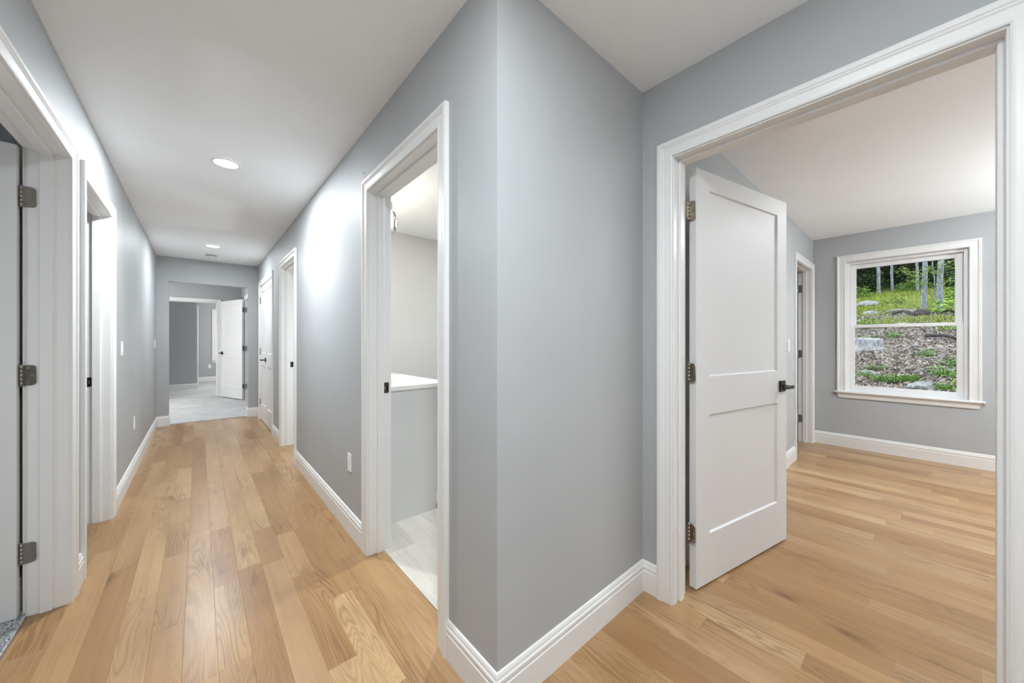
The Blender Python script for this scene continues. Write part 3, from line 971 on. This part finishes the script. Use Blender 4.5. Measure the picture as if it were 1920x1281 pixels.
def ground_material():
    m = bpy.data.materials.new('forest_ground')
    nt, b = nodes_of(m)
    L = nt.links
    g = nt.nodes.new('ShaderNodeNewGeometry')
    v = nt.nodes.new('ShaderNodeTexVoronoi'); v.inputs['Scale'].default_value = 16
    L.new(g.outputs['Position'], v.inputs['Vector'])
    sep = nt.nodes.new('ShaderNodeSeparateColor'); L.new(v.outputs['Color'], sep.inputs[0])
    lit = ramp(nt, dim([(0, (.05, .04, .035)), (.25, (.14, .10, .075)), (.5, (.30, .25, .20)), (.75, (.45, .42, .38)), (1, (.22, .17, .12))]))
    L.new(sep.outputs[0], lit.inputs[0])
    n1 = nt.nodes.new('ShaderNodeTexNoise'); n1.inputs['Scale'].default_value = .55; n1.inputs['Detail'].default_value = 4
    L.new(g.outputs['Position'], n1.inputs['Vector'])
    sp = nt.nodes.new('ShaderNodeSeparateXYZ'); L.new(g.outputs['Position'], sp.inputs[0])
    far = nt_maprange(nt, sp.outputs[0], 13.5, 19.0)
    s = math_node(nt, 'MULTIPLY_ADD', far, .42, n1.outputs['Fac'])
    mo = nt_maprange(nt, s, .62, .78)
    n2 = nt.nodes.new('ShaderNodeTexNoise'); n2.inputs['Scale'].default_value = 6; n2.inputs['Detail'].default_value = 5
    L.new(g.outputs['Position'], n2.inputs['Vector'])
    moss = ramp(nt, dim([(.3, (.07, .12, .015)), (.5, (.20, .27, .03)), (.7, (.33, .38, .06))]))
    L.new(n2.outputs['Fac'], moss.inputs[0])
    mx = nt.nodes.new('ShaderNodeMix'); mx.data_type = 'RGBA'
    L.new(mo, mx.inputs[0]); L.new(lit.outputs[0], mx.inputs[6]); L.new(moss.outputs[0], mx.inputs[7])
    L.new(mx.outputs[2], b.inputs['Base Color'])
    b.inputs['Roughness'].default_value = .95
    return m


M['ground'] = ground_material()
tag(mb.build('ground', 'ground', recalc=False), 'leaf-strewn forest floor rising beyond the bedroom window', 'ground', 'structure')

M['litter'] = island_mat('dry_litter', dim([(0, (.07, .05, .04)), (.2, (.20, .15, .11)), (.45, (.40, .34, .28)), (.7, (.62, .57, .52)), (.85, (.30, .21, .14)), (1, (.70, .67, .63))]), .9)
M['herb'] = island_mat('herb_leaf', dim([(0, (.05, .16, .02)), (.5, (.18, .40, .05)), (1, (.46, .68, .15))]), .6)
M['moss_blade'] = island_mat('moss_blade', dim([(0, (.14, .20, .02)), (.5, (.36, .46, .06)), (1, (.62, .68, .14))]), .8)
M['dark_leaf'] = island_mat('forest_leaf', dim([(0, (.008, .016, .008)), (.5, (.02, .05, .016)), (.82, (.06, .14, .03)), (1, (.22, .38, .08))]), .6)
M['bright_leaf'] = island_mat('light_green_leaf', dim([(0, (.20, .42, .04)), (.6, (.44, .72, .09)), (1, (.64, .85, .20))]), .55)  # leaves that are light green by their own colour


def bark_material(name, a, b_, c):
    m = bpy.data.materials.new(name)
    nt, b = nodes_of(m)
    g = nt.nodes.new('ShaderNodeTexCoord')
    mp = nt.nodes.new('ShaderNodeMapping'); mp.inputs['Scale'].default_value = (9, 9, 2.2)
    nt.links.new(g.outputs['Object'], mp.inputs['Vector'])
    n = nt.nodes.new('ShaderNodeTexNoise'); n.inputs['Scale'].default_value = 2.2; n.inputs['Detail'].default_value = 7; n.inputs['Roughness'].default_value = .7
    nt.links.new(mp.outputs[0], n.inputs['Vector'])
    r = ramp(nt, dim([(.32, a), (.5, b_), (.66, c)]))
    nt.links.new(n.outputs['Fac'], r.inputs[0]); nt.links.new(r.outputs[0], b.inputs['Base Color'])
    bp = nt.nodes.new('ShaderNodeBump'); bp.inputs['Strength'].default_value = .8; bp.inputs['Distance'].default_value = .02
    nt.links.new(n.outputs['Fac'], bp.inputs['Height']); nt.links.new(bp.outputs[0], b.inputs['Normal'])
    b.inputs['Roughness'].default_value = .9
    return m


M['bark'] = bark_material('grey_bark', (.10, .11, .12), (.30, .33, .36), (.58, .62, .66))
M['dead_wood'] = bark_material('weathered_wood', (.16, .14, .13), (.42, .39, .36), (.70, .68, .66))
M['dark_wood'] = bark_material('rotting_wood', (.015, .013, .012), (.05, .04, .038), (.12, .10, .09))
M['rock'] = bark_material('lichen_rock', (.22, .23, .24), (.42, .43, .43), (.70, .71, .69))
M['stump'] = bark_material('bleached_stump', (.18, .18, .19), (.46, .47, .48), (.76, .77, .78))

# loose litter and wood chips
r3 = random.Random(21)
mb = MB()
for i in range(60000):
    d = r3.random() ** 1.5
    px = 6.8 + d * 12; py = (r3.uniform(-.95, 1.6)) * (.75 + px * .085)
    z = gz(px, py) + .02
    a = r3.uniform(0, 2 * PI); w = r3.uniform(.004, .013) * (.7 + px * .05); l = w * r3.choice((1.2, 1.6, 2.2, 4.5))
    tx, ty = r3.uniform(-.7, .7), r3.uniform(-.7, .7)
    ca_, sa = math.cos(a), math.sin(a)
    q = []
    for u, v_ in ((-l, 0), (0, -w), (l, 0), (0, w)):
        xx, yy = u * ca_ - v_ * sa, u * sa + v_ * ca_
        q.append((px + xx, py + yy, z + xx * tx + yy * ty + .175 * xx + .01))
    mb.add(q, [(0, 1, 2, 3)])
tag(mb.build('leaf_litter', 'litter', recalc=False), 'dry leaves and wood chips scattered over the slope', 'leaf litter', 'stuff')
mb = MB()
for i in range(34000):
    px = r3.uniform(14.5, 27); py = (r3.uniform(-.95, 1.6)) * (.6 + px * .085)
    if noise.noise((px * .5, py * .5, 9.0)) + (px - 16.5) * .10 < -.02: continue
    z = gz(px, py); a = r3.uniform(0, 2 * PI); w = r3.uniform(.012, .03); hh = r3.uniform(.04, .13)
    lx, ly = r3.uniform(-.08, .08), r3.uniform(-.08, .08)
    mb.add([(px - w * math.cos(a), py - w * math.sin(a), z - .02), (px + w * math.cos(a), py + w * math.sin(a), z - .02), (px + lx, py + ly, z + hh)], [(0, 1, 2)])
tag(mb.build('moss_grass', 'moss_blade', recalc=False), 'yellow-green mossy grass on the upper slope', 'grass', 'stuff')


def leaf(mb, p, size, rr, flat=.5):
    a = rr.uniform(0, 2 * PI); el = rr.uniform(-flat, flat); ro = rr.uniform(-flat, flat)
    d = Vector((math.cos(a) * math.cos(el), math.sin(a) * math.cos(el), math.sin(el)))
    s = d.cross(Vector((0, 0, 1))).normalized()
    s = (s + Vector((0, 0, 1)) * ro).normalized()
    p = Vector(p)
    mb.add([p - d * size, p + s * size * .42, p + d * size, p - s * size * .42], [(0, 1, 2, 3)])


def clump_mesh(seed, n, rx, rz_, size, blades=0):
    rr = random.Random(seed); mb = MB()
    for i in range(n):
        u = Vector((rr.gauss(0, 1), rr.gauss(0, 1), abs(rr.gauss(0, .8)))); u = u.normalized() * rr.random() ** .4
        leaf(mb, (u.x * rx, u.y * rx, .03 + u.z * rz_), size * rr.uniform(.6, 1.3), rr, .8)
    for i in range(blades):
        a = rr.uniform(0, 2 * PI); r_ = rr.random() ** .5 * rx * .7; px, py = r_ * math.cos(a), r_ * math.sin(a)
        w = .006; l = rr.uniform(.5, 1.1) * rz_; bx2 = rr.uniform(-.5, .5) * l; by2 = rr.uniform(-.5, .5) * l
        mb.add([(px - w, py, 0), (px + w, py, 0), (px + bx2 * .5 + w * .7, py + by2 * .5, l * .7), (px + bx2 * .5 - w * .7, py + by2 * .5, l * .7), (px + bx2, py + by2, l * .85)],
               [(0, 1, 2, 3), (3, 2, 4)])
    return mb


herbs = [clump_mesh(1, 130, .20, .16, .030, 30).build('weed_clump', 'herb', recalc=False), clump_mesh(2, 60, .22, .15, .026, 160).build('weed_clump', 'herb', recalc=False),
         clump_mesh(3, 260, .24, .22, .030, 0).build('bush', 'bright_leaf', recalc=False)]
weeds = [(1, 8.62, .40, 1.05, 'grassy green weed clump low in the window, left of the boulder'), (1, 8.70, .14, 1.0, 'green weed clump just above the boulder'), (0, 9.15, -.26, 1.1, 'bright weed clump at the lower right of the window'),
         (0, 10.5, -.08, .95, 'rounded dark-leaved plant in the middle of the slope'), (0, 12.6, .86, 1.1, 'low green plant just above the tree stump'), (0, 14.6, .95, 1.7, 'green plant patch below the left rocks'),
         (2, 16.4, -.56, 2.0, 'bright yellow-green bush at the foot of the thick trunk'), (0, 8.9, .66, .8, 'small weed clump at the lower left window corner'), (1, 8.35, -.22, .8, 'thin grass clump right of the boulder'),
         (0, 13.2, .45, 1.0, 'low green plant behind the window meeting rail'), (0, 20.2, .62, 1.6, 'dark low shrub in the mossy clearing'), (1, 9.4, .52, .9, 'sparse grass clump below the tree stump'),
         (2, 8.55, -.38, .7, 'leafy green sprig at the lower right window edge'), (0, 9.7, -.45, 1.2, 'green plant beside the right window frame'), (2, 14.1, -.5, 1.0, 'light green sprout above the right window rail')]
used = set()
for k, px, py, s, lb in weeds:
    if k in used:
        o = herbs[k].copy(); COL.objects.link(o)
    else:
        o = herbs[k]; used.add(k)
    o.location = (px, py, gz(px, py) - .01); o.scale = (s, s, s); o.rotation_euler = (0, -.17, px * 7)
    tag(o, lb, 'plant', group='weeds on the slope')


def lump(name, m, loc, size, seed, label, cat, flat=0.0):
    bm = bmesh.new(); bmesh.ops.create_icosphere(bm, subdivisions=4, radius=1)
    for v in bm.verts:
        p = v.co.copy()
        d = 1 + .22 * noise.noise(p * 1.5 + Vector((seed, 0, 0))) + .08 * noise.noise(p * 4 + Vector((seed, 3, 0)))
        v.co = Vector((p.x * size[0] * d, p.y * size[1] * d, p.z * size[2] * d))
    for f in bm.faces: f.smooth = True
    me = bpy.data.meshes.new(name); bm.to_mesh(me); bm.free(); me.materials.append(M[m])
    o = bpy.data.objects.new(name, me); COL.objects.link(o); o.location = loc
    return tag(o, label, cat)


lump('boulder', 'rock', (8.35, -.02, gz(8.35, -.02) + .0), (.15, .15, .10), 1.0, 'grey lichen-speckled boulder at the bottom of the window', 'rock')
lump('rock', 'rock', (20.0, 1.36, gz(20, 1.36) + .08), (.2, .32, .15), 4.0, 'pale flat rock in the clearing at the left', 'rock')
lump('rock', 'rock', (17.7, 1.15, gz(17.7, 1.15) + .05), (.16, .20, .12), 6.0, 'smaller pale rock below the flat one', 'rock')
lump('rock', 'rock', (9.05, .60, gz(9.05, .6) + .02), (.10, .12, .07), 8.0, 'small white stone among the lower left weeds', 'rock')
lump('rotting_log', 'dark_wood', (16.0, -.03, gz(16, 0) + .1), (.14, .18, .14), 9.0, 'dark rotting log end right of the fallen branch', 'log')

# stump
mb = MB()
rings = []
seg = 48
for rr_, zz in ((.50, -.12), (.42, 0), (.35, .08), (.31, .18), (.30, .30), (.295, .36)):
    rings.append([(math.cos(t) * rr_ * (1 + .07 * math.sin(t * 7 + zz * 4) + .05 * math.sin(t * 17)), math.sin(t) * rr_ * (1 + .07 * math.sin(t * 7 + zz * 4) + .05 * math.sin(t * 17)), zz) for t in [2 * PI * k / seg for k in range(seg)]])
rings.append([(p[0] * .9, p[1] * .9, .355 + .02 * math.sin(p[0] * 30)) for p in rings[-1]])
rings.append([(p[0] * .08, p[1] * .08, .35) for p in rings[-1]])
mb.loft(rings, smooth=True)
st = mb.build('tree_stump', 'stump'); st.location = (11.0, .74, gz(11, .74) + .02); st.rotation_euler = (0, -.1, .6); st.scale = (.72, .72, .70)
tag(st, 'weathered pale grey tree stump at the left of the window', 'stump')

# fallen branches
br_specs = [([(17.6, .75, .10), (17.3, .5, .22), (17.0, .2, .20), (16.7, -.02, .05)], .035, 'dead_wood', 'pale bent fallen branch in the clearing'),
            ([(16.4, .55, .12), (16.2, .32, .22), (16.0, .15, .10)], .05, 'dark_wood', 'dark arched root beside the pale branch'),
            ([(11.9, .15, .10), (11.3, .02, .12), (10.6, .28, .05)], .016, 'dead_wood', 'thin pale stick lying right of the stump'),
            ([(10.3, .62, .22), (9.9, .52, .05)], .013, 'dead_wood', 'short pale stick leaning below the stump'),
            ([(13.2, -.1, .06), (12.9, -.35, .12), (12.6, -.6, .08)], .04, 'dark_wood', 'dark fallen branch on the right of the slope'),
            ([(9.9, -.05, .05), (10.2, -.25, .08), (10.6, -.35, .06)], .012, 'dead_wood', 'light twig beside the dark-leaved plant'),
            ([(16.9, -.3, .08), (16.6, -.55, .1), (16.2, -.9, .06)], .04, 'dark_wood', 'dark log under the bright bush')]
for pts, r_, m, lb in br_specs:
    mb = MB(); pp = [(a, b, gz(a, b) + c) for a, b, c in pts]
    mb.tube(pp, [r_ * (1 - .4 * i / len(pp)) for i in range(len(pp))], 8)
    tag(mb.build('fallen_branch', m), lb, 'branch', group='fallen branches')


def tree(loc, r_, hgt, lean, label, seed, crown=True, branches=(), m='bark'):
    rr = random.Random(seed)
    root = tag(empty('tree', (loc[0], loc[1], gz(loc[0], loc[1]) - .05)), label, 'tree', group='trees on the slope')
    pts, rad = [], []
    r_ *= .64
    for f in (0, .008, .02, .05, .12, .22, .34, .46, .58, .72, .86, 1.0):
        pts.append((lean[0] * f * hgt + rr.uniform(-.02, .02) * (f > .1), lean[1] * f * hgt + rr.uniform(-.03, .03) * (f > .1), f * hgt))
        rad.append(r_ * (1.6 if f == 0 else (1.3 if f < .01 else (1.08 if f < .03 else 1 - .5 * f))))
    mb = MB(); mb.tube(pts, rad, 14); mb.build('trunk', m, root)
    for (za, dx, dy, dz, br, nl) in branches:
        f = za / hgt; p0 = Vector((lean[0] * za, lean[1] * za, za)); p1 = p0 + Vector((dx, dy, dz))
        mid = (p0 + p1) / 2 + Vector((0, 0, .06))
        mb = MB(); mb.tube([p0, mid, p1], [br, br * .7, br * .3], 7); b_ = mb.build('branch', m, root)
        if nl:
            mb = MB()
            for i in range(nl):
                t = rr.uniform(.15, 1.08); q = p0.lerp(p1, t)
                leaf(mb, q + Vector((rr.gauss(0, .09), rr.gauss(0, .10), rr.gauss(0, .045))), rr.uniform(.035, .065), rr, .45)
            mb.build('leaves', 'bright_leaf', b_, recalc=False)
    if crown:
        mb = MB()
        for i in range(1500):
            u = Vector((rr.gauss(0, 1), rr.gauss(0, 1), rr.gauss(0, .7))).normalized() * rr.random() ** .4
            leaf(mb, (lean[0] * hgt + u.x * 1.2, lean[1] * hgt + u.y * 1.2, hgt * .9 + u.z * 1.5), rr.uniform(.08, .16), rr, .7)
        mb.build('crown', 'dark_leaf', root, recalc=False)
    return root


tree((26.2, 1.37), .115, 9, (0, .035), 'slim pale trunk at the left of the upper window', 1)
tree((26.6, .91), .085, 9, (0, .02), 'thin pale trunk second from the left', 2)
tree((25.8, .05), .080, 9, (0, .03), 'thin pale trunk just left of the two thick ones', 3)
tree((18.4, -.09), .105, 8, (0, -.012), 'thick grey trunk in the middle of the upper window', 4, branches=((1.15, -2.4, .50, .0, .012, 120), (.85, -2.6, .30, .0, .010, 90)))
tree((17.5, -.43), .115, 8, (0, .002), 'thick grey trunk nearest the right frame', 5, branches=((1.25, -2.0, .32, .0, .012, 90), (.95, -2.2, -.30, -.1, .010, 90), (1.5, -1.6, -.5, .0, .012, 90)))
tree((17.9, -.38), .030, 3.2, (-.05, .06), 'slender sapling leaning against the right thick trunk', 6, crown=False, branches=((.9, -.6, .35, .05, .008, 60), (1.3, -.4, -.35, .1, .008, 50)))
tree((15.9, -.68), .05, 6, (0, .01), 'narrow trunk half hidden by the right window frame', 7)

# background thicket: one mass of foliage nobody could count, and single shrubs before it
def shrub_mb(seed, n, r_, hz_, size):
    rr = random.Random(seed); mb = MB()
    for i in range(n):
        u = Vector((rr.gauss(0, 1), rr.gauss(0, 1), rr.gauss(0, 1))).normalized() * rr.random() ** .35
        k = 1 + .35 * noise.noise(u * 2.2 + Vector((seed, 0, 0)))
        leaf(mb, (u.x * r_ * k, u.y * r_ * k, hz_ + u.z * hz_ * k), size * rr.uniform(.6, 1.4), rr, .8)
    return mb


mass = MB()
for i, (px, py, s) in enumerate([(29.0, 2.9, 1.2), (30.5, 1.0, 1.4), (30.0, -1.2, 1.3), (29.0, -3.4, 1.2), (28.0, 5.2, 1.3), (34, 2.2, 1.9), (34.5, -.6, 2.0), (33.5, -3.6, 1.9), (33, 5.8, 1.9), (38.0, .8, 2.6), (38.0, -4.2, 2.5), (38.0, 5.0, 2.6), (44, 1.0, 3.6), (44, -6.5, 3.6), (43, 8.5, 3.4)]):
    t = shrub_mb(60 + i, 2600, 1.6, 1.7, .11)
    z0 = gz(px, py) - .25 * s
    mass.add([(px + v[0] * s, py + v[1] * s, z0 + v[2] * s) for v in t.v], t.f)
tag(mass.build('forest_thicket', 'dark_leaf', recalc=False), 'dark leafy thicket filling the woods behind the trunks', 'thicket', 'stuff')
sh = [shrub_mb(31, 2200, 1.3, 1.0, .10).build('shrub', 'dark_leaf', recalc=False), shrub_mb(33, 900, .9, .6, .07).build('shrub', 'herb', recalc=False)]
spots = [(0, 27.2, 1.9, .62, 'dark shrub between the two left slim trunks'), (0, 27.6, -.75, .6, 'dark shrub seen between the two thick trunks'),
         (0, 24.9, -1.9, .8, 'dark shrub at the right edge of the upper window'), (0, 25.6, 3.1, .9, 'dark shrub at the left edge of the upper window'),
         (1, 24.2, 2.0, .7, 'fresh green shrub at the left rim of the mossy clearing'), (1, 26.4, .45, .5, 'fresh green shrub at the top middle of the clearing'),
         (1, 21.0, -1.05, .6, 'fresh green shrub to the right of the thick trunks')]
uses = set()
for k, px, py, s, lb in spots:
    if k in uses: o = sh[k].copy(); COL.objects.link(o)
    else: o = sh[k]; uses.add(k)
    o.location = (px, py, gz(px, py) - .25 * s); o.scale = (s, s, s); o.rotation_euler = (0, 0, px * 3.3 + py)
    tag(o, lb, 'shrub', group='shrubs round the clearing')
